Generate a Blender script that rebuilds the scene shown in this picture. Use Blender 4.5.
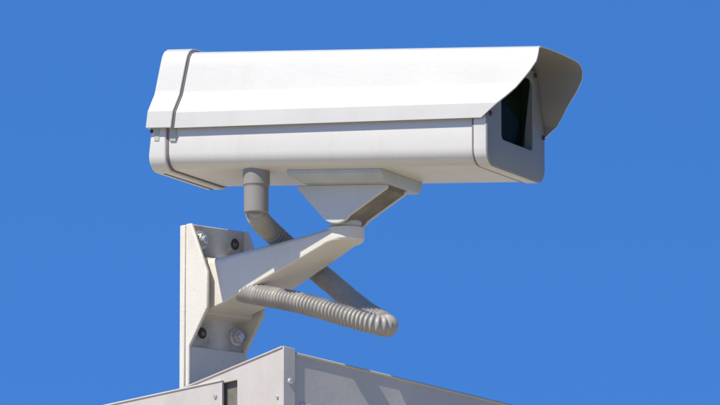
import bpy, bmesh, math, random
from mathutils import Vector, Matrix
R = math.radians
random.seed(7)
for o in list(bpy.data.objects):
    bpy.data.objects.remove(o)
scene = bpy.context.scene
COL = scene.collection

# ------------------------------------------------------------------ camera
ELEV = R(9.5)
DIST = 6.0
cd = bpy.data.cameras.new('camera')
cd.lens = 300.0
cd.sensor_width = 36.0
cd.clip_start = 0.1
cd.clip_end = 1000.0
cam = bpy.data.objects.new('camera', cd)
COL.objects.link(cam)
cam.location = (0, -DIST * math.cos(ELEV), -DIST * math.sin(ELEV))
cam.rotation_euler = (R(90) + ELEV, 0, 0)
scene.camera = cam

# ------------------------------------------------------------------ sky and sun
SUN_DIR = Vector((-0.719, -0.695, 0))          # horizontal direction towards the sun
SUN_ELEV = R(52.4)
world = bpy.data.worlds.new('World')
scene.world = world
world.use_nodes = True
wn = world.node_tree.nodes
wl = world.node_tree.links
wn.clear()
sky = wn.new('ShaderNodeTexSky')
sky.sky_type = 'NISHITA'
sky.sun_disc = False
sky.sun_elevation = SUN_ELEV
sky.sun_rotation = math.atan2(SUN_DIR.x, SUN_DIR.y)
sky.altitude = 2500
sky.air_density = 1.0
sky.dust_density = 0.0
sky.ozone_density = 4.0
tint = wn.new('ShaderNodeMixRGB')
tint.blend_type = 'MULTIPLY'
tint.inputs['Fac'].default_value = 1.0
tint.inputs['Color2'].default_value = (0.45, 0.92, 1.33, 1)
bg = wn.new('ShaderNodeBackground')
bg.inputs['Strength'].default_value = 0.15
wo = wn.new('ShaderNodeOutputWorld')
wtc = wn.new('ShaderNodeTexCoord')              # a clear upper-air sky: no pale band at the horizon
wadd = wn.new('ShaderNodeVectorMath')
wadd.operation = 'ADD'
wadd.inputs[1].default_value = (0, 0, 0.45)
wnorm = wn.new('ShaderNodeVectorMath')
wnorm.operation = 'NORMALIZE'
wl.new(wtc.outputs['Generated'], wadd.inputs[0])
wl.new(wadd.outputs['Vector'], wnorm.inputs[0])
wl.new(wnorm.outputs['Vector'], sky.inputs['Vector'])
wl.new(sky.outputs['Color'], tint.inputs['Color1'])
wl.new(tint.outputs['Color'], bg.inputs['Color'])
wl.new(bg.outputs['Background'], wo.inputs['Surface'])

sd = bpy.data.lights.new('sun', 'SUN')
sd.energy = 4.2
sd.angle = R(0.5)
sd.color = (1.0, 0.96, 0.83)
sun = bpy.data.objects.new('sun', sd)
COL.objects.link(sun)
to_sun = SUN_DIR.normalized() * math.cos(SUN_ELEV) + Vector((0, 0, math.sin(SUN_ELEV)))
sun.rotation_euler = to_sun.to_track_quat('Z', 'Y').to_euler()
sun.location = to_sun * 5

vs = scene.view_settings
vs.view_transform = 'Standard'
vs.look = 'None'
vs.gamma = 1.0
vs.exposure = 0.4
vs.use_curve_mapping = False

# ------------------------------------------------------------------ materials
def mat(name, col, rough=0.45, metal=0.0, var=0.06, scale=14.0, dirt=None, dirt_amt=0.0,
        dirt_scale=5.0, bump=0.0, bump_scale=220.0, spec=0.5, speck=None, streak=1.0, dent=0.0):
    m = bpy.data.materials.new(name)
    m.use_nodes = True
    n = m.node_tree.nodes
    l = m.node_tree.links
    p = n['Principled BSDF']
    p.inputs['Roughness'].default_value = rough
    p.inputs['Metallic'].default_value = metal
    p.inputs['Specular IOR Level'].default_value = spec
    tc = n.new('ShaderNodeTexCoord')
    mp = n.new('ShaderNodeMapping')
    mp.inputs['Scale'].default_value = (1, 1, streak)
    l.new(tc.outputs['Object'], mp.inputs['Vector'])
    nz = n.new('ShaderNodeTexNoise')
    nz.inputs['Scale'].default_value = scale
    nz.inputs['Detail'].default_value = 6
    nz.inputs['Roughness'].default_value = 0.6
    l.new(mp.outputs['Vector'], nz.inputs['Vector'])
    cr = n.new('ShaderNodeValToRGB')
    cr.color_ramp.elements[0].position = 0.3
    cr.color_ramp.elements[1].position = 0.7
    cr.color_ramp.elements[0].color = tuple(c * (1 - var) for c in col) + (1,)
    cr.color_ramp.elements[1].color = tuple(min(1, c * (1 + var)) for c in col) + (1,)
    l.new(nz.outputs['Fac'], cr.inputs['Fac'])
    out = cr.outputs['Color']
    if dirt:
        dz = n.new('ShaderNodeTexNoise')
        dz.inputs['Scale'].default_value = dirt_scale
        dz.inputs['Detail'].default_value = 9
        dz.inputs['Roughness'].default_value = 0.7
        l.new(mp.outputs['Vector'], dz.inputs['Vector'])
        dr = n.new('ShaderNodeValToRGB')
        dr.color_ramp.elements[0].position = 0.5
        dr.color_ramp.elements[1].position = 0.8
        dr.color_ramp.elements[0].color = (0, 0, 0, 1)
        dr.color_ramp.elements[1].color = (dirt_amt,) * 3 + (1,)
        l.new(dz.outputs['Fac'], dr.inputs['Fac'])
        mx = n.new('ShaderNodeMixRGB')
        l.new(dr.outputs['Color'], mx.inputs['Fac'])
        l.new(out, mx.inputs['Color1'])
        mx.inputs['Color2'].default_value = tuple(dirt) + (1,)
        out = mx.outputs['Color']
    if speck:
        vz = n.new('ShaderNodeTexNoise')
        vz.inputs['Scale'].default_value = 160
        vz.inputs['Detail'].default_value = 3
        l.new(tc.outputs['Object'], vz.inputs['Vector'])
        vr = n.new('ShaderNodeValToRGB')
        vr.color_ramp.elements[0].position = 0.66
        vr.color_ramp.elements[1].position = 0.74
        vr.color_ramp.elements[0].color = (0, 0, 0, 1)
        vr.color_ramp.elements[1].color = (0.25, 0.25, 0.25, 1)
        l.new(vz.outputs['Fac'], vr.inputs['Fac'])
        mx = n.new('ShaderNodeMixRGB')
        l.new(vr.outputs['Color'], mx.inputs['Fac'])
        l.new(out, mx.inputs['Color1'])
        mx.inputs['Color2'].default_value = tuple(speck) + (1,)
        out = mx.outputs['Color']
    l.new(out, p.inputs['Base Color'])
    rr = n.new('ShaderNodeMapRange')
    rr.inputs['To Min'].default_value = max(0.03, rough - 0.08)
    rr.inputs['To Max'].default_value = min(1, rough + 0.10)
    l.new(nz.outputs['Fac'], rr.inputs['Value'])
    l.new(rr.outputs['Result'], p.inputs['Roughness'])
    if bump:
        bz = n.new('ShaderNodeTexNoise')
        bz.inputs['Scale'].default_value = bump_scale
        bz.inputs['Detail'].default_value = 4
        l.new(tc.outputs['Object'], bz.inputs['Vector'])
        bp = n.new('ShaderNodeBump')
        bp.inputs['Strength'].default_value = bump
        bp.inputs['Distance'].default_value = 0.0006
        l.new(bz.outputs['Fac'], bp.inputs['Height'])
        l.new(bp.outputs['Normal'], p.inputs['Normal'])
        if dent:                                   # broad, shallow waviness of thin sheet
            ez = n.new('ShaderNodeTexNoise')
            ez.inputs['Scale'].default_value = 11
            ez.inputs['Detail'].default_value = 1
            l.new(tc.outputs['Object'], ez.inputs['Vector'])
            ep = n.new('ShaderNodeBump')
            ep.inputs['Strength'].default_value = dent
            ep.inputs['Distance'].default_value = 0.006
            l.new(ez.outputs['Fac'], ep.inputs['Height'])
            l.new(ep.outputs['Normal'], bp.inputs['Normal'])
    return m

GRIME = (0.20, 0.17, 0.13)
M = {}
M['white'] = mat('white_paint', (0.55, 0.52, 0.475), 0.42, var=0.025, dirt=GRIME, dirt_amt=0.12, dirt_scale=16, streak=0.22, bump=0.15, dent=0.25)
M['body'] = mat('body_paint', (0.60, 0.565, 0.51), 0.40, var=0.03, dirt=GRIME, dirt_amt=0.24, dirt_scale=14, streak=0.3, bump=0.15, dent=0.2)
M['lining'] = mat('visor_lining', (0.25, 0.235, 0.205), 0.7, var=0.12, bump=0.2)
M['bezel'] = mat('bezel_paint', (0.21, 0.21, 0.19), 0.45, var=0.05, dirt=GRIME, dirt_amt=0.2, bump=0.15)
M['shade_tab'] = mat('shade_tab_paint', (0.40, 0.41, 0.36), 0.5, var=0.08)  # grey-green standing in for shade under the lid's rear edge
M['gasket'] = mat('rubber_gasket', (0.19, 0.145, 0.135), 0.8, var=0.15)
M['zinc'] = mat('zinc_plate', (0.42, 0.44, 0.42), 0.42, metal=0.25, var=0.10, scale=30, dirt=GRIME, dirt_amt=0.3, bump=0.2)
M['head'] = mat('head_paint', (0.55, 0.53, 0.48), 0.5, var=0.05, dirt=GRIME, dirt_amt=0.35, bump=0.25)
M['rust'] = mat('rusty_lining', (0.17, 0.15, 0.12), 0.8, var=0.3, scale=40, dirt=(0.12, 0.05, 0.02), dirt_amt=0.6, dirt_scale=30, bump=0.5)
M['cast'] = mat('cast_paint', (0.66, 0.605, 0.51), 0.5, var=0.04, dirt=GRIME, dirt_amt=0.35, dirt_scale=12, bump=0.5, bump_scale=320, speck=(0.35, 0.30, 0.24))
M['bolt'] = mat('bolt_steel', (0.62, 0.60, 0.57), 0.38, metal=0.6, var=0.15, scale=60, dirt=(0.2, 0.1, 0.05), dirt_amt=0.4, dirt_scale=60)
M['hole'] = mat('bolt_hole', (0.07, 0.06, 0.05), 0.8, var=0.3)
M['gland'] = mat('gland_plastic', (0.26, 0.235, 0.205), 0.45, var=0.05, dirt=GRIME, dirt_amt=0.3)
M['conduit'] = mat('conduit_plastic', (0.35, 0.32, 0.275), 0.36, var=0.08, scale=30, dirt=GRIME, dirt_amt=0.5, dirt_scale=18)
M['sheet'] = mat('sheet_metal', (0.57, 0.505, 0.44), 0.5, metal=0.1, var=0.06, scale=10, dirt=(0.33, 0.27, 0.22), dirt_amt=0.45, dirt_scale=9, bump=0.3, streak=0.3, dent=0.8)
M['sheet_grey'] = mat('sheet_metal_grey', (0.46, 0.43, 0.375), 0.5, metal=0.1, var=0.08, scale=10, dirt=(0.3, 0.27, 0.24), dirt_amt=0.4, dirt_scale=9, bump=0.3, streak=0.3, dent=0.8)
M['clip'] = mat('clip_plastic', (0.035, 0.035, 0.035), 0.5)
M['deck'] = mat('roof_membrane', (0.45, 0.41, 0.36), 0.8, var=0.08, scale=3, bump=0.3)
M['ground'] = mat('ground_dry_grass', (0.42, 0.365, 0.26), 0.9, var=0.15, scale=0.6, bump=0.2, bump_scale=20)

def glass_mat():
    m = bpy.data.materials.new('window_glass')
    m.use_nodes = True
    p = m.node_tree.nodes['Principled BSDF']
    p.inputs['Base Color'].default_value = (0.30, 0.36, 0.30, 1)
    p.inputs['Roughness'].default_value = 0.03
    p.inputs['IOR'].default_value = 1.06
    p.inputs['Transmission Weight'].default_value = 1.0
    return m
M['glass'] = glass_mat()
M['lens_glass'] = mat('lens_glass', (0.012, 0.018, 0.016), 0.08, var=0.2)
M['inner_reflection'] = mat('inner_reflection', (0.035, 0.06, 0.02), 0.6, var=0.7, scale=25)  # dark interior; its blotchy green paints in reflected greenery

# ------------------------------------------------------------------ mesh helpers (millimetres in, metres out)
K = 0.001
def finish(bm, name, m, parent=None, bevel=0.0, segs=2, smooth=True, angle=35):
    bmesh.ops.remove_doubles(bm, verts=bm.verts, dist=1e-7)
    bmesh.ops.recalc_face_normals(bm, faces=bm.faces)
    me = bpy.data.meshes.new(name)
    bm.to_mesh(me)
    bm.free()
    ms = m if isinstance(m, (list, tuple)) else [m]
    for x in ms:
        me.materials.append(M[x])
    o = bpy.data.objects.new(name, me)
    COL.objects.link(o)
    if parent:
        o.parent = parent
    if smooth:
        for p in me.polygons:
            p.use_smooth = True
        try:
            me.set_sharp_from_angle(angle=R(angle))
        except Exception:
            pass
    if bevel:
        b = o.modifiers.new('bevel', 'BEVEL')
        b.width = bevel * K
        b.segments = segs
        b.limit_method = 'ANGLE'
        b.angle_limit = R(30)
        b.use_clamp_overlap = True
    return o

def V(bm, p):
    return bm.verts.new((p[0] * K, p[1] * K, p[2] * K))

def loft(bm, loops, close=True, cap=True, mat_index=0):
    """join loops of equal count with quads"""
    rows = [[V(bm, p) for p in lp] for lp in loops]
    n = len(rows[0])
    for i in range(len(rows) - 1):
        for j in range(n if close else n - 1):
            f = bm.faces.new((rows[i][j], rows[i][(j + 1) % n], rows[i + 1][(j + 1) % n], rows[i + 1][j]))
            f.material_index = mat_index
    if cap and close:
        bm.faces.new(rows[0][::-1]).material_index = mat_index
        bm.faces.new(rows[-1]).material_index = mat_index
    return rows

def box(bm, x0, x1, y0, y1, z0, z1):
    loft(bm, [[(x0, y0, z), (x1, y0, z), (x1, y1, z), (x0, y1, z)] for z in (z0, z1)])

def cyl(bm, c, axis, r0, r1, h, n=24, phase=0.0):
    ax = Vector(axis).normalized()
    t = ax.orthogonal().normalized()
    b = ax.cross(t)
    c = Vector(c)
    lp = []
    for r, d in ((r0, 0), (r1, h)):
        lp.append([c + ax * d + (t * math.cos(2 * math.pi * k / n + phase) + b * math.sin(2 * math.pi * k / n + phase)) * r for k in range(n)])
    loft(bm, lp)

def lathe(bm, c, axis, prof, n=32):
    ax = Vector(axis).normalized()
    t = ax.orthogonal().normalized()
    b = ax.cross(t)
    c = Vector(c)
    loft(bm, [[c + ax * d + (t * math.cos(2 * math.pi * k / n) + b * math.sin(2 * math.pi * k / n)) * r for k in range(n)] for r, d in prof])

def prism(bm, poly, fn, t0, t1):
    """poly: list of (a,b); fn(a,b,t) -> xyz"""
    loft(bm, [[fn(a, b, t) for a, b in poly] for t in (t0, t1)])

def thing(name, label, cat, loc, rz):
    o = bpy.data.objects.new(name, None)
    o.empty_display_size = 0.05
    COL.objects.link(o)
    o.location = loc
    o.rotation_euler = (0, 0, rz)
    o['label'] = label
    o['category'] = cat
    return o

def arc(cx, cy, r, a0, a1, n):
    return [(cx + r * math.cos(R(a0 + (a1 - a0) * k / n)), cy + r * math.sin(R(a0 + (a1 - a0) * k / n))) for k in range(n + 1)]

def lerp_table(tab, x):
    if x <= tab[0][0]:
        return tab[0][1]
    for (x0, y0), (x1, y1) in zip(tab, tab[1:]):
        if x <= x1:
            return y0 + (y1 - y0) * (x - x0) / (x1 - x0)
    return tab[-1][1]

# ------------------------------------------------------------------ ground (below the picture, gives the light from beneath)
bm = bmesh.new()
loft(bm, [[(-2e5, y, 0), (2e5, y, 0)] for y in (-2e5, 2e5)], close=False)
GZ = -2.7
g = finish(bm, 'ground', 'ground', smooth=False)
g.location = (0, 0, GZ)
g['kind'] = 'structure'

# ------------------------------------------------------------------ parapet corner
CX, CY, CZ = -0.0764, -0.0093, -0.1474
LA = R(48.0)         # left face runs back to the left
RA = R(33.0)         # right face runs back to the right
LD = Vector((-math.cos(LA), math.sin(LA), 0))
RD = Vector((math.cos(RA), math.sin(RA), 0))
LN = Vector((-math.sin(LA), -math.cos(LA), 0))
RN = Vector((math.sin(RA), -math.cos(RA), 0))
par = thing('parapet', 'weathered pale grey sheet metal parapet corner that the bracket stands on', 'parapet', (CX, CY, GZ), 0)
TOP = (CZ - GZ) / K          # corner top in local mm

def left(a, z, t):
    v = LD * a + LN * t
    return (v.x, v.y, z)
def right(a, z, t):
    v = RD * a + RN * t
    return (v.x, v.y, z)

LTOP = TOP - 25.3            # level of the long left panel's top edge (horizontal)
DECK = TOP - 62
# wall core and roof deck, set inside the sheets
bm = bmesh.new()
def footprint(d0, l, r):
    a = LD * 0 + (LD + RD) * d0
    return [a, LD * l + RD * d0, LD * l + RD * r, RD * r + LD * d0]
fp = footprint(8, 5000, 5000)
loft(bm, [[(p.x, p.y, z) for p in fp] for z in (0, DECK)])
finish(bm, 'wall_core', 'sheet_grey', par, smooth=False)
bm = bmesh.new()
fp = footprint(12, 4990, 4990)
loft(bm, [[(p.x, p.y, z) for p in fp] for z in (DECK + 0.5, DECK + 4)])
finish(bm, 'roof_deck', 'deck', par, smooth=False)  # out of view, made broad and pale to bounce light upward
# corner panel with its sloping head and the notch
bm = bmesh.new()
def ltop(a):
    return LTOP - 0.04 * (min(a, 500) - 90)
slope = 0.172
def ctop(a):
    return TOP - slope * a
slot_top = LTOP - 0.5
poly = [(0, 0), (0, ctop(0) - 3), (3, ctop(0)), (175, ctop(175)), (175, slot_top - 12), (90, slot_top - 1), (70, slot_top), (70, 0)]
prism(bm, poly, left, 0.0, -2.0)
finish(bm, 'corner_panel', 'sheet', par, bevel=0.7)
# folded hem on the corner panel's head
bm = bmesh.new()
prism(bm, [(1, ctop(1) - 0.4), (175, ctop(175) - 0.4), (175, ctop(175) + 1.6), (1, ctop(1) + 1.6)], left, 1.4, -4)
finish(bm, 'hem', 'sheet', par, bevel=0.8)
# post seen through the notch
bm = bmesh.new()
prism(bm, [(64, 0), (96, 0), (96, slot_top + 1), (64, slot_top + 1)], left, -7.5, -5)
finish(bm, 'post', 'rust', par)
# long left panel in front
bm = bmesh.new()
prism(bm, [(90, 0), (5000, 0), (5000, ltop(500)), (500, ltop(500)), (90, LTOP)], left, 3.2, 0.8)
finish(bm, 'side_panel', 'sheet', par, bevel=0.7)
bm = bmesh.new()
prism(bm, [(90, LTOP - 0.3), (500, ltop(500) - 0.3), (5000, ltop(500) - 0.3), (5000, ltop(500) + 1.7), (500, ltop(500) + 1.7), (90, LTOP + 1.7)], left, 4.4, -4)
finish(bm, 'hem', 'sheet', par, bevel=0.8)
# corner strip wrapped on the right
bm = bmesh.new()
prism(bm, [(-1.5, 0), (-1.5, TOP + 1.0), (13, TOP - 0.5), (13, 0)], right, 2.6, 0.4)
finish(bm, 'corner_strip', 'sheet_grey', par, bevel=0.8)
# right panel with hem, falling a little from the corner
rs = 0.129
def rtop(a):
    return TOP - 3.0 - rs * min(a, 400)
bm = bmesh.new()
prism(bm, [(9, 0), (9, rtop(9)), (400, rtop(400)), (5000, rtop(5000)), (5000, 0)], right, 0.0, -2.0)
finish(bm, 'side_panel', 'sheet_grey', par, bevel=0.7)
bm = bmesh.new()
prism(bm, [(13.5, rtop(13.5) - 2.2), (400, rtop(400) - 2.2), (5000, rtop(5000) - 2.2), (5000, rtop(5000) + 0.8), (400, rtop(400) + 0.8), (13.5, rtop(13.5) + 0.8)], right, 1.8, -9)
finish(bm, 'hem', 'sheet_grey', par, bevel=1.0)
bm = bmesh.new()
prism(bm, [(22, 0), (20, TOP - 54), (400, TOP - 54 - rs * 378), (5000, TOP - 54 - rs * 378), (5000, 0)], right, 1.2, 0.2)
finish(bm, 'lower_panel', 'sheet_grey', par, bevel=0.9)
# screws
def screw(fn, a, z, t, nrm, r):
    bm = bmesh.new()
    p = fn(a, z, t)
    lathe(bm, p, nrm, [(r, 0), (r, 0.8), (r * 0.8, 1.8), (r * 0.35, 2.3)], 14)
    return finish(bm, 'screw', 'bolt', par)
screw(left, 99, LTOP - 14, 3.1, LN, 2.6)
screw(left, 8, TOP - 49, -0.1, LN, 1.8)
screw(right, 7, TOP - 34, 2.5, RN, 3.4)

# ------------------------------------------------------------------ wall bracket
PA = R(43.0)
bn = Vector((math.sin(PA), -math.cos(PA), 0))
bq = Vector((math.cos(PA), math.sin(PA), 0))
BX, BY, BZT = -0.1778, 0.1189, -0.0023
deck_z = GZ + DECK * K
br = thing('wall_bracket', 'pale grey cast bracket with bolted plate and tapering arm carrying the camera', 'bracket',
           (BX, BY, deck_z + 0.004), PA - R(90))
PT = (BZT - deck_z - 0.004) / K       # plate top in local mm; local x = out of the plate, y = across, z = up
W_ = 80.0
# backing plate
bm = bmesh.new()
box(bm, -8, -0.6, -0.8, W_ + 0.8, 0, PT - 0.8)
finish(bm, 'backing_plate', 'cast', br, bevel=1.0)
# mounting plate, with rust and dirt run down from the four bolt positions
def stain(src, pts):
    m = M[src].copy()
    n = m.node_tree.nodes
    l = m.node_tree.links
    p = n['Principled BSDF']
    out = p.inputs['Base Color'].links[0].from_socket
    tc = n.new('ShaderNodeTexCoord')
    nz = n.new('ShaderNodeTexNoise')
    nz.inputs['Scale'].default_value = 130
    nz.inputs['Detail'].default_value = 5
    l.new(tc.outputs['Object'], nz.inputs['Vector'])
    acc = None
    for y, z in pts:
        sb = n.new('ShaderNodeVectorMath'); sb.operation = 'SUBTRACT'
        sb.inputs[1].default_value = (0, y * K, (z - 8) * K)
        ml = n.new('ShaderNodeVectorMath'); ml.operation = 'MULTIPLY'
        ml.inputs[1].default_value = (0, 1, 0.55)
        ln = n.new('ShaderNodeVectorMath'); ln.operation = 'LENGTH'
        mr = n.new('ShaderNodeMapRange')
        mr.inputs['From Min'].default_value = 0.006
        mr.inputs['From Max'].default_value = 0.021
        mr.inputs['To Min'].default_value = 1.0
        mr.inputs['To Max'].default_value = 0.0
        l.new(tc.outputs['Object'], sb.inputs[0]); l.new(sb.outputs[0], ml.inputs[0]); l.new(ml.outputs[0], ln.inputs[0])
        l.new(ln.outputs['Value'], mr.inputs['Value'])
        if acc is None:
            acc = mr.outputs['Result']
        else:
            ad = n.new('ShaderNodeMath'); ad.operation = 'MAXIMUM'
            l.new(acc, ad.inputs[0]); l.new(mr.outputs['Result'], ad.inputs[1])
            acc = ad.outputs[0]
    mu = n.new('ShaderNodeMath'); mu.operation = 'MULTIPLY'
    l.new(acc, mu.inputs[0]); l.new(nz.outputs['Fac'], mu.inputs[1])
    mx = n.new('ShaderNodeMixRGB')
    l.new(mu.outputs[0], mx.inputs['Fac']); l.new(out, mx.inputs['Color1'])
    mx.inputs['Color2'].default_value = (0.16, 0.11, 0.07, 1)
    l.new(mx.outputs['Color'], p.inputs['Base Color'])
    return m
M['stained'] = stain('cast', [(16.5, PT - 15.5), (66, PT - 110.5), (63.5, PT - 14.5), (19.5, PT - 111)])
bm = bmesh.new()
box(bm, 0, 4, 3.5, W_ - 3.5, 0, PT)
finish(bm, 'mounting_plate', 'stained', br, bevel=0.8)
# cheeks
ck = [(0, 0), (6, 0), (6, PT - 126), (33, PT - 90), (33, PT - 52), (8, PT), (0, PT)]
for y0, y1 in ((0, 4), (W_ - 4, W_)):
    bm = bmesh.new()
    prism(bm, ck, lambda a, b, t: (a, t, b), y0, y1)
    finish(bm, 'cheek', 'cast', br, bevel=1.2)
# step below the bolts
bm = bmesh.new()
box(bm, 3.5, 5.6, 3.8, W_ - 3.8, 0, PT - 126)
finish(bm, 'lower_pad', 'cast', br, bevel=0.7)
# raised pad the arm grows from
bm = bmesh.new()
prism(bm, [(3, PT - 33), (18, PT - 35), (19.5, PT - 37), (19.5, PT - 90), (18, PT - 93), (3, PT - 96)], lambda a, b, t: (a, t, b), 3.8, W_ - 3.8)
finish(bm, 'raised_pad', 'cast', br, bevel=1.0)
# arm: from the root block to the round boss
bm = bmesh.new()
def arm_loop(n, hw, zt, zb, r, top_in=0.0):
    """rounded box section in the y-z plane"""
    pts = []
    r = min(r, hw - 1, (zt - zb) / 2 - 0.5)
    pts += [(n, 40 + y, z) for y, z in arc(hw - r - top_in, zt - r, r, 0, 90, 5)]
    pts += [(n, 40 + y, z) for y, z in arc(-hw + r + top_in, zt - r, r, 90, 180, 5)]
    pts += [(n, 40 + y, z) for y, z in arc(-hw + 2.2, zb + 2.2, 2.2, 180, 270, 5)]
    pts += [(n, 40 + y, z) for y, z in arc(hw - 2.2, zb + 2.2, 2.2, 270, 360, 5)]
    return pts
secs = [(16, 30.5, PT - 36, PT - 92, 5), (20, 29.8, PT - 36.5, PT - 91.5, 7), (30, 29.3, PT - 36.5, PT - 89, 7), (44, 28.8, PT - 36.5, PT - 85.5, 7),
        (60, 28.2, PT - 35.5, PT - 80.5, 7), (80, 27.2, PT - 34, PT - 74.5, 7), (120, 24.6, PT - 31, PT - 62, 6), (160, 21.4, PT - 28, PT - 49.5, 5),
        (190, 19.2, PT - 25, PT - 39.5, 4)]
for k in range(1, 8):
    th = R(90 * k / 7.5)
    secs.append((195 + 19 * math.sin(th), max(4.0, 19 * math.cos(th)), PT - 24.5 - 0.5 * k / 7, PT - 38 - 0.5 + 1.0 * k / 7, 3))
loft(bm, [arm_loop(*s) for s in secs])
finish(bm, 'arm', 'cast', br, angle=40)
# boss on the tip
bm = bmesh.new()
lathe(bm, (197, 40, PT - 37), (0, 0, 1), [(17.5, 0), (18.6, 1.5), (18.6, 13), (17.2, 14.5), (15.4, 15), (15.4, 17.5)], 40)
finish(bm, 'boss', 'cast', br)
# bolts and open holes
def hexbolt(y, z):
    bm = bmesh.new()
    lathe(bm, (3.9, y, z), (1, 0, 0), [(9.6, 0), (9.6, 1.2), (9.0, 1.5)], 24)
    w = finish(bm, 'washer', 'bolt', br)
    bm = bmesh.new()
    cyl(bm, (5.2, y, z), (1, 0, 0), 7.4, 7.0, 5.0, 6, 0.3)
    b = finish(bm, 'bolt', 'bolt', br, bevel=0.5, smooth=False)
    bm = bmesh.new()
    lathe(bm, (10.0, y, z), (1, 0, 0), [(4.0, 0), (4.0, 3.0), (3.1, 3.8)], 16)
    finish(bm, 'bolt_end', 'bolt', b)
hexbolt(16.5, PT - 15.5)
hexbolt(66.0, PT - 110.5)
def hole(y, z):
    bm = bmesh.new()
    lathe(bm, (3.7, y, z), (1, 0, 0), [(5.8, 0), (5.8, 0.7), (5.2, 0.9), (4.6, 0.5)], 20)
    h = finish(bm, 'bolt_hole', 'hole', br)
    bm = bmesh.new()
    lathe(bm, (3.6, y + 0.6, z - 0.4), (1, 0, 0), [(2.6, 0), (2.6, 1.8), (1.8, 2.3)], 12)
    finish(bm, 'bolt_end', 'rust', h)
hole(63.5, PT - 14.5)
hole(19.5, PT - 111)

# ------------------------------------------------------------------ security camera
A = R(25.862)
TT = math.tan(R(3.4756))
cam_t = thing('security_camera', 'white box security camera with sun visor, pointing right against the blue sky', 'security camera',
              (-0.21129, 0.02067, 0.03798), -A)
L, W = 374.0, 135.5
def H(s, w, h):                      # housing millimetres: along, across, up; the long axis falls gently to the front
    return (s, w, h - TT * s)

def body_section(grow=0.0, hb=0.0):
    rb = 16.0
    g = grow
    pts = []
    pts += arc(rb - g + 0, rb - g, rb, 180, 270, 8)
    pts += arc(W - rb + g, rb - g, rb, 270, 360, 8)
    pts += [(W + g, 46), (W - 11 + g, 80), (W - 17 + g, 104), (W - 24, 110 + g * 0.5), (24, 110 + g * 0.5), (17 - g, 104), (11 - g, 80), (-g, 46)]
    return pts
def body_solid(s0, s1, grow):
    bm = bmesh.new()
    loft(bm, [[H(max(s, 3 + 0.1 * (h - 40)) if h > 42 else s, w, h) for w, h in body_section(grow)] for s in (s0, s1)])
    return bm
FB = L - 15.0                       # where the front frame starts
finish(body_solid(18, FB + 1, 0.0), 'body', 'body', cam_t)
finish(body_solid(19.5, 21.4, 1.0), 'gasket', 'gasket', cam_t)
finish(body_solid(FB - 1.8, FB, 1.3), 'gasket', 'gasket', cam_t)
finish(body_solid(0, 19.5, 2.8), 'rear_cap', 'body', cam_t, bevel=1.6)

# front frame with window opening
bm = bmesh.new()
outer = body_section(1.2)
cw, ch = 70.0, 66.0
def ray(poly, th):
    d = Vector((math.cos(th), math.sin(th)))
    best = None
    n = len(poly)
    for i in range(n):
        p = Vector((poly[i][0] - cw, poly[i][1] - ch)); q = Vector((poly[(i + 1) % n][0] - cw, poly[(i + 1) % n][1] - ch))
        e = q - p
        den = d.x * e.y - d.y * e.x
        if abs(den) < 1e-9:
            continue
        t = (p.x * e.y - p.y * e.x) / den
        u = (p.x * d.y - p.y * d.x) / den
        if t > 0 and -1e-6 <= u <= 1 + 1e-6 and (best is None or t < best):
            best = t
    return (cw + d.x * best, ch + d.y * best)
def rrect(x0, x1, y0, y1, r):
    return arc(x0 + r, y0 + r, r, 180, 270, 6) + arc(x1 - r, y0 + r, r, 270, 360, 6) + arc(x1 - r, y1 - r, r, 0, 90, 6) + arc(x0 + r, y1 - r, r, 90, 180, 6)
inner = rrect(32, 107, 29, 101, 6)
angs = sorted(set([round(math.atan2(p[1] - ch, p[0] - cw), 5) for p in outer + inner] + [round(-math.pi + 2 * math.pi * k / 60, 5) for k in range(60)]))
oo = [ray(outer, t) for t in angs]
ii = [ray(inner, t) for t in angs]
def sh(p, k, c=(cw, ch)):
    return (c[0] + (p[0] - c[0]) * k, c[1] + (p[1] - c[1]) * k)
lp = [[H(FB, *p) for p in oo], [H(L - 2.0, *p) for p in oo], [H(L - 0.5, *sh(p, 0.992)) for p in oo], [H(L, *sh(p, 0.975)) for p in oo],
      [H(L, *sh(p, 1.02)) for p in ii], [H(L - 0.8, *p) for p in ii], [H(L - 9, *p) for p in ii], [H(L - 9, *sh(p, 1.06)) for p in ii], [H(FB, *sh(p, 1.06)) for p in ii]]
rows = loft(bm, lp, cap=False)
bm.faces.ensure_lookup_table()
nf = len(angs)
for k, fc in enumerate(bm.faces):
    fc.material_index = 1 if k < nf else 0
n = len(angs)
for j in range(n):
    bm.faces.new((rows[0][j], rows[0][(j + 1) % n], rows[-1][(j + 1) % n], rows[-1][j]))
bz = finish(bm, 'front_frame', ['bezel', 'body'], cam_t, angle=28)
bm = bmesh.new()
loft(bm, [[H(s + (p[1] - 30) * 0.12, *sh(p, 0.998)) for p in ii] for s in (L - 11, L - 13)])
finish(bm, 'window_pane', 'glass', bz, smooth=False)
# dark chamber behind the pane is the body's own front; lens inside
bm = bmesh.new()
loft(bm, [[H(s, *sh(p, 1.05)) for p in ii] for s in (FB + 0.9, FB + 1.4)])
finish(bm, 'inner_shade', 'inner_reflection', bz, smooth=False)

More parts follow.
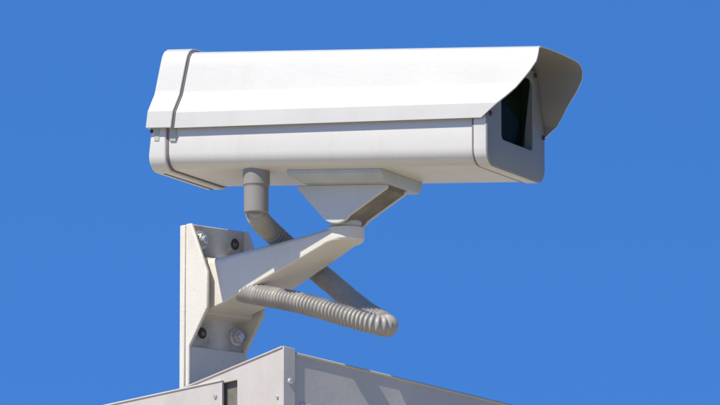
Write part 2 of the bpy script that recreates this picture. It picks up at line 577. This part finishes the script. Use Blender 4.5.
# lid profile, rear to front
def lid_profile(f, off=0.0):
    """f: 0 rear .. 1 front; returns [(w,h)] near lip to far lip, off = outwards"""
    lip = 40.0 + 4.5 * f
    top = 123.0 - 3.0 * f
    k = (top - lip) / 83.0
    half = [(0, 0), (0.3, 8), (0.8, 16), (6, 25), (11.4, 34.5), (12.6, 40), (15, 52), (17.5, 64), (18.8, 70), (20.2, 75), (23, 79.3), (28, 82), (36, 83), (50, 83.6), (62, 83.9)]
    pts = [(x - 6.0, lip + y * k) for x, y in half]
    w2 = W + 6.0
    full = pts + [(W / 2, lip + 84 * k)] + [(W - x, h) for x, h in pts[::-1]]
    if off:
        res = []
        for i, (x, y) in enumerate(full):
            a = full[max(0, i - 1)]; b = full[min(len(full) - 1, i + 1)]
            d = Vector((b[0] - a[0], b[1] - a[1])).normalized()
            nrm = Vector((-d.y, d.x))
            if i in (0, len(full) - 1):
                nrm.y = 0
            res.append((x + nrm.x * off, y + nrm.y * off))
        return res
    return full
RAKE = 0.10
VIS = [(44.5, 369), (48, 373), (61, 388), (73, 398.5), (84, 408), (100, 420), (106, 421.5), (112, 422), (121, 420.5)]
def s_front(h):
    return lerp_table(VIS, h)
def s_seam(h):
    return 30.5 + RAKE * (h - 40)

def shell(bm, s_a, s_b, off_out, off_in, steps, mats=(0, 0)):
    """sheet between two end curves with an outer and an inner skin"""
    outer_r, inner_r = [], []
    for k in range(steps + 1):
        t = k / steps
        po = lid_profile(t * 1.0 if steps > 1 else 0, off_out)
        pi = lid_profile(t * 1.0 if steps > 1 else 0, off_in)
        base = lid_profile(t * 1.0 if steps > 1 else 0)
        ro, ri = [], []
        for (b, o_, i_) in zip(base, po, pi):
            s = s_a(b[1]) + (s_b(b[1]) - s_a(b[1])) * t
            ro.append(V(bm, H(s, *o_)))
            ri.append(V(bm, H(s, *i_)))
        outer_r.append(ro); inner_r.append(ri)
    n = len(outer_r[0])
    for k in range(steps):
        for j in range(n - 1):
            bm.faces.new((outer_r[k][j], outer_r[k][j + 1], outer_r[k + 1][j + 1], outer_r[k + 1][j])).material_index = mats[0]
            bm.faces.new((inner_r[k][j], inner_r[k + 1][j], inner_r[k + 1][j + 1], inner_r[k][j + 1])).material_index = mats[1]
        for j in (0, n - 1):
            bm.faces.new((outer_r[k][j], outer_r[k + 1][j], inner_r[k + 1][j], inner_r[k][j])).material_index = mats[0]
    for k in (0, steps):
        for j in range(n - 1):
            bm.faces.new((outer_r[k][j], outer_r[k][j + 1], inner_r[k][j + 1], inner_r[k][j])).material_index = mats[0]
bm = bmesh.new()
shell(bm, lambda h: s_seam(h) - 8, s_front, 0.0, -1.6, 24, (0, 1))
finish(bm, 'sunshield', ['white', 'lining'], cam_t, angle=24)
# gasket strip at the lid's rear seam
bm = bmesh.new()
shell(bm, lambda h: s_seam(h) - 2, lambda h: s_seam(h) - 0.2, 1.0, -1.2, 1)
finish(bm, 'gasket', 'gasket', cam_t)
# rear cap of the lid, proud of it and closed at the back
bm = bmesh.new()
shell(bm, lambda h: 3.0 + RAKE * (h - 40) - 3, lambda h: s_seam(h) - 2.0, 3.3, 0.3, 1)
finish(bm, 'lid_cap', 'white', cam_t, angle=24, bevel=0.5)
bm = bmesh.new()
pr = lid_profile(0, 0.2)
loft(bm, [[H(s + RAKE * (h - 40), w, h) for w, h in pr] for s in (0.6, 2.6)])
finish(bm, 'end_plate', 'white', cam_t, angle=24)
# thin grey tabs painting in the shade patches below the lid at the rear seam
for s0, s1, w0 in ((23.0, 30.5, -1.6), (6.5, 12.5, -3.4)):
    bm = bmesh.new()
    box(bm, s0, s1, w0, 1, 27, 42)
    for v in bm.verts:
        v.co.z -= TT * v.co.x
    finish(bm, 'shade_tab', 'shade_tab', cam_t, bevel=0.8)
bm = bmesh.new()
box(bm, 7.5, 9.5, 16, W - 14, -3.4, 0)  # narrow dark strip across the rear cap's underside
for v in bm.verts:
    v.co.z -= TT * v.co.x
finish(bm, 'dark_strip', 'gasket', cam_t)
bm = bmesh.new()
x, y, z = H(3.6, -2.2, 37.5)
lathe(bm, (x, y, z), (0, -1, 0), [(2.0, 0), (2.0, 1.0), (1.4, 1.4)], 14)
finish(bm, 'screw', 'clip', cam_t)
# visor clips at the front frame
for w, h in ((4, 50), (131, 46), (30, 106), (112, 106)):
    bm = bmesh.new()
    x, y, z = H(L, w, h)
    box(bm, L - 4, L + 2.0, w - 1.7, w + 1.7, z - 2.3, z + 2.3)
    finish(bm, 'clip', 'clip', cam_t, bevel=0.6)
# tilt head: zinc saddle, trapezoid cheek block, pivot disc
bm = bmesh.new()
t0 = [H(s, w, 0.2) for s, w in ((143, 21), (248, 21), (248, 117), (143, 117))]
t1 = [H(s, w, -5) for s, w in ((144, 21.5), (248, 21.5), (248, 116.5), (144, 116.5))]
t2 = [H(s, w, -12.5) for s, w in ((157, 31), (246, 31), (246, 113), (157, 113))]
loft(bm, [t0, t1, t2])
finish(bm, 'saddle', 'zinc', cam_t, bevel=0.8)
bm = bmesh.new()
c_s, zb = 186.5, -38.0
pl = [(144, -12.4), (144, -16)] + [(c_s + 17 * math.cos(R(t)), zb + 13.5 * math.sin(R(t))) for t in range(205, 336, 10)] + [(244, -16), (244, -12.4)]
prism(bm, pl, lambda a, b, t: H(a, t, b), 43, 47)
hd = finish(bm, 'tilt_head', 'head', cam_t, bevel=0.9)
bm = bmesh.new()
prism(bm, pl, lambda a, b, t: H(a, t, b), 86, 90)
finish(bm, 'cheek', 'head', hd, bevel=0.9)
pl2 = [(146.5, -12.6), (146.5, -17)] + [(c_s + 15 * math.cos(R(t)), zb + 11.8 * math.sin(R(t))) for t in range(205, 336, 10)] + [(241.5, -17), (241.5, -12.6)]
bm = bmesh.new()
prism(bm, pl2, lambda a, b, t: H(a, t, b), 46.5, 86.5)
finish(bm, 'core', 'rust', hd)
bm = bmesh.new()
x, y, z = H(c_s, 68, -46.8)
lathe(bm, (x, y, z), (0, 0, -1), [(12, -4), (15.5, 0), (15.5, 5.2), (14, 6.0)], 32)
finish(bm, 'pivot_disc', 'head', hd)
# cable gland
bm = bmesh.new()
x, y, z = H(108, 24, 6)
lathe(bm, (x, y, z), (0, 0, -1), [(13.6, 0), (13.6, 20.5), (12.9, 21), (12.9, 22), (12.5, 22.4), (12.3, 48), (11.6, 48.6)], 36)
finish(bm, 'cable_gland', 'gland', cam_t)

# ------------------------------------------------------------------ flexible conduit
path = [(-0.1036, -0.0048, -0.0046), (-0.1035, 0.0047, -0.0109), (-0.1009, 0.0267, -0.0128), (-0.0958, 0.0507, -0.0155), (-0.087, 0.0727, -0.0206), (-0.0761, 0.0907, -0.028), (-0.062, 0.1047, -0.0376), (-0.0478, 0.1077, -0.0495), (-0.0304, 0.0857, -0.0672), (-0.0101, 0.0567, -0.089), (0.008, 0.0347, -0.1065), (0.024, 0.0147, -0.1191), (0.0269, -0.0023, -0.1251), (0.0169, -0.0113, -0.1254), (-0.002, -0.0073, -0.1193), (-0.0299, 0.0067, -0.1087), (-0.0631, 0.0287, -0.0963), (-0.0926, 0.0557, -0.0866), (-0.1112, 0.0787, -0.0796), (-0.121, 0.097, -0.0735), (-0.122, 0.1, -0.056)]
P = [Vector(p) for p in path]
def cr(p0, p1, p2, p3, t):
    return 0.5 * ((2 * p1) + (-p0 + p2) * t + (2 * p0 - 5 * p1 + 4 * p2 - p3) * t * t + (-p0 + 3 * p1 - 3 * p2 + p3) * t ** 3)
dense = []
for i in range(len(P) - 1):
    p0 = P[max(0, i - 1)]; p3 = P[min(len(P) - 1, i + 2)]
    for k in range(40):
        dense.append(cr(p0, P[i], P[i + 1], p3, k / 40))
dense.append(P[-1])
for _ in range(60):                                     # even out the bends
    dense = [dense[0]] + [(dense[i - 1] + dense[i] * 2 + dense[i + 1]) / 4 for i in range(1, len(dense) - 1)] + [dense[-1]]
cum = [0.0]
for a, b in zip(dense, dense[1:]):
    cum.append(cum[-1] + (b - a).length)
total = cum[-1]
N = int(total / 0.0007)
samples, j = [], 0
for i in range(N + 1):
    d = total * i / N
    while j < len(cum) - 2 and cum[j + 1] < d:
        j += 1
    t = (d - cum[j]) / max(1e-9, cum[j + 1] - cum[j])
    samples.append(dense[j].lerp(dense[j + 1], t))
base = Vector(path[0])
bm = bmesh.new()
loops = []
up = Vector((1, 0, 0))
phase = 0.0
step = total / N
for i, c in enumerate(samples):
    d = (samples[min(N, i + 1)] - samples[max(0, i - 1)]).normalized()
    up = (up - d * up.dot(d)).normalized()
    b = d.cross(up)
    run = i * step
    pitch = 0.0043 + 0.0024 * max(0.0, min(1.0, (0.135 - run) / 0.03))     # stretched below the gland
    phase += step / pitch
    amp = 2.1 + 1.3 * max(0.0, min(1.0, (0.135 - run) / 0.03))
    r = 11.0 - amp + amp * (0.5 - 0.5 * math.cos(2 * math.pi * phase)) ** 2.0
    c = (c - base) / K
    loops.append([c + (up * math.cos(2 * math.pi * k / 24) + b * math.sin(2 * math.pi * k / 24)) * r for k in range(24)])
loft(bm, loops)
con = finish(bm, 'flexible_conduit', 'conduit', angle=60)
con.location = base
con['label'] = 'grey corrugated cable conduit looping below the bracket arm'
con['category'] = 'conduit'
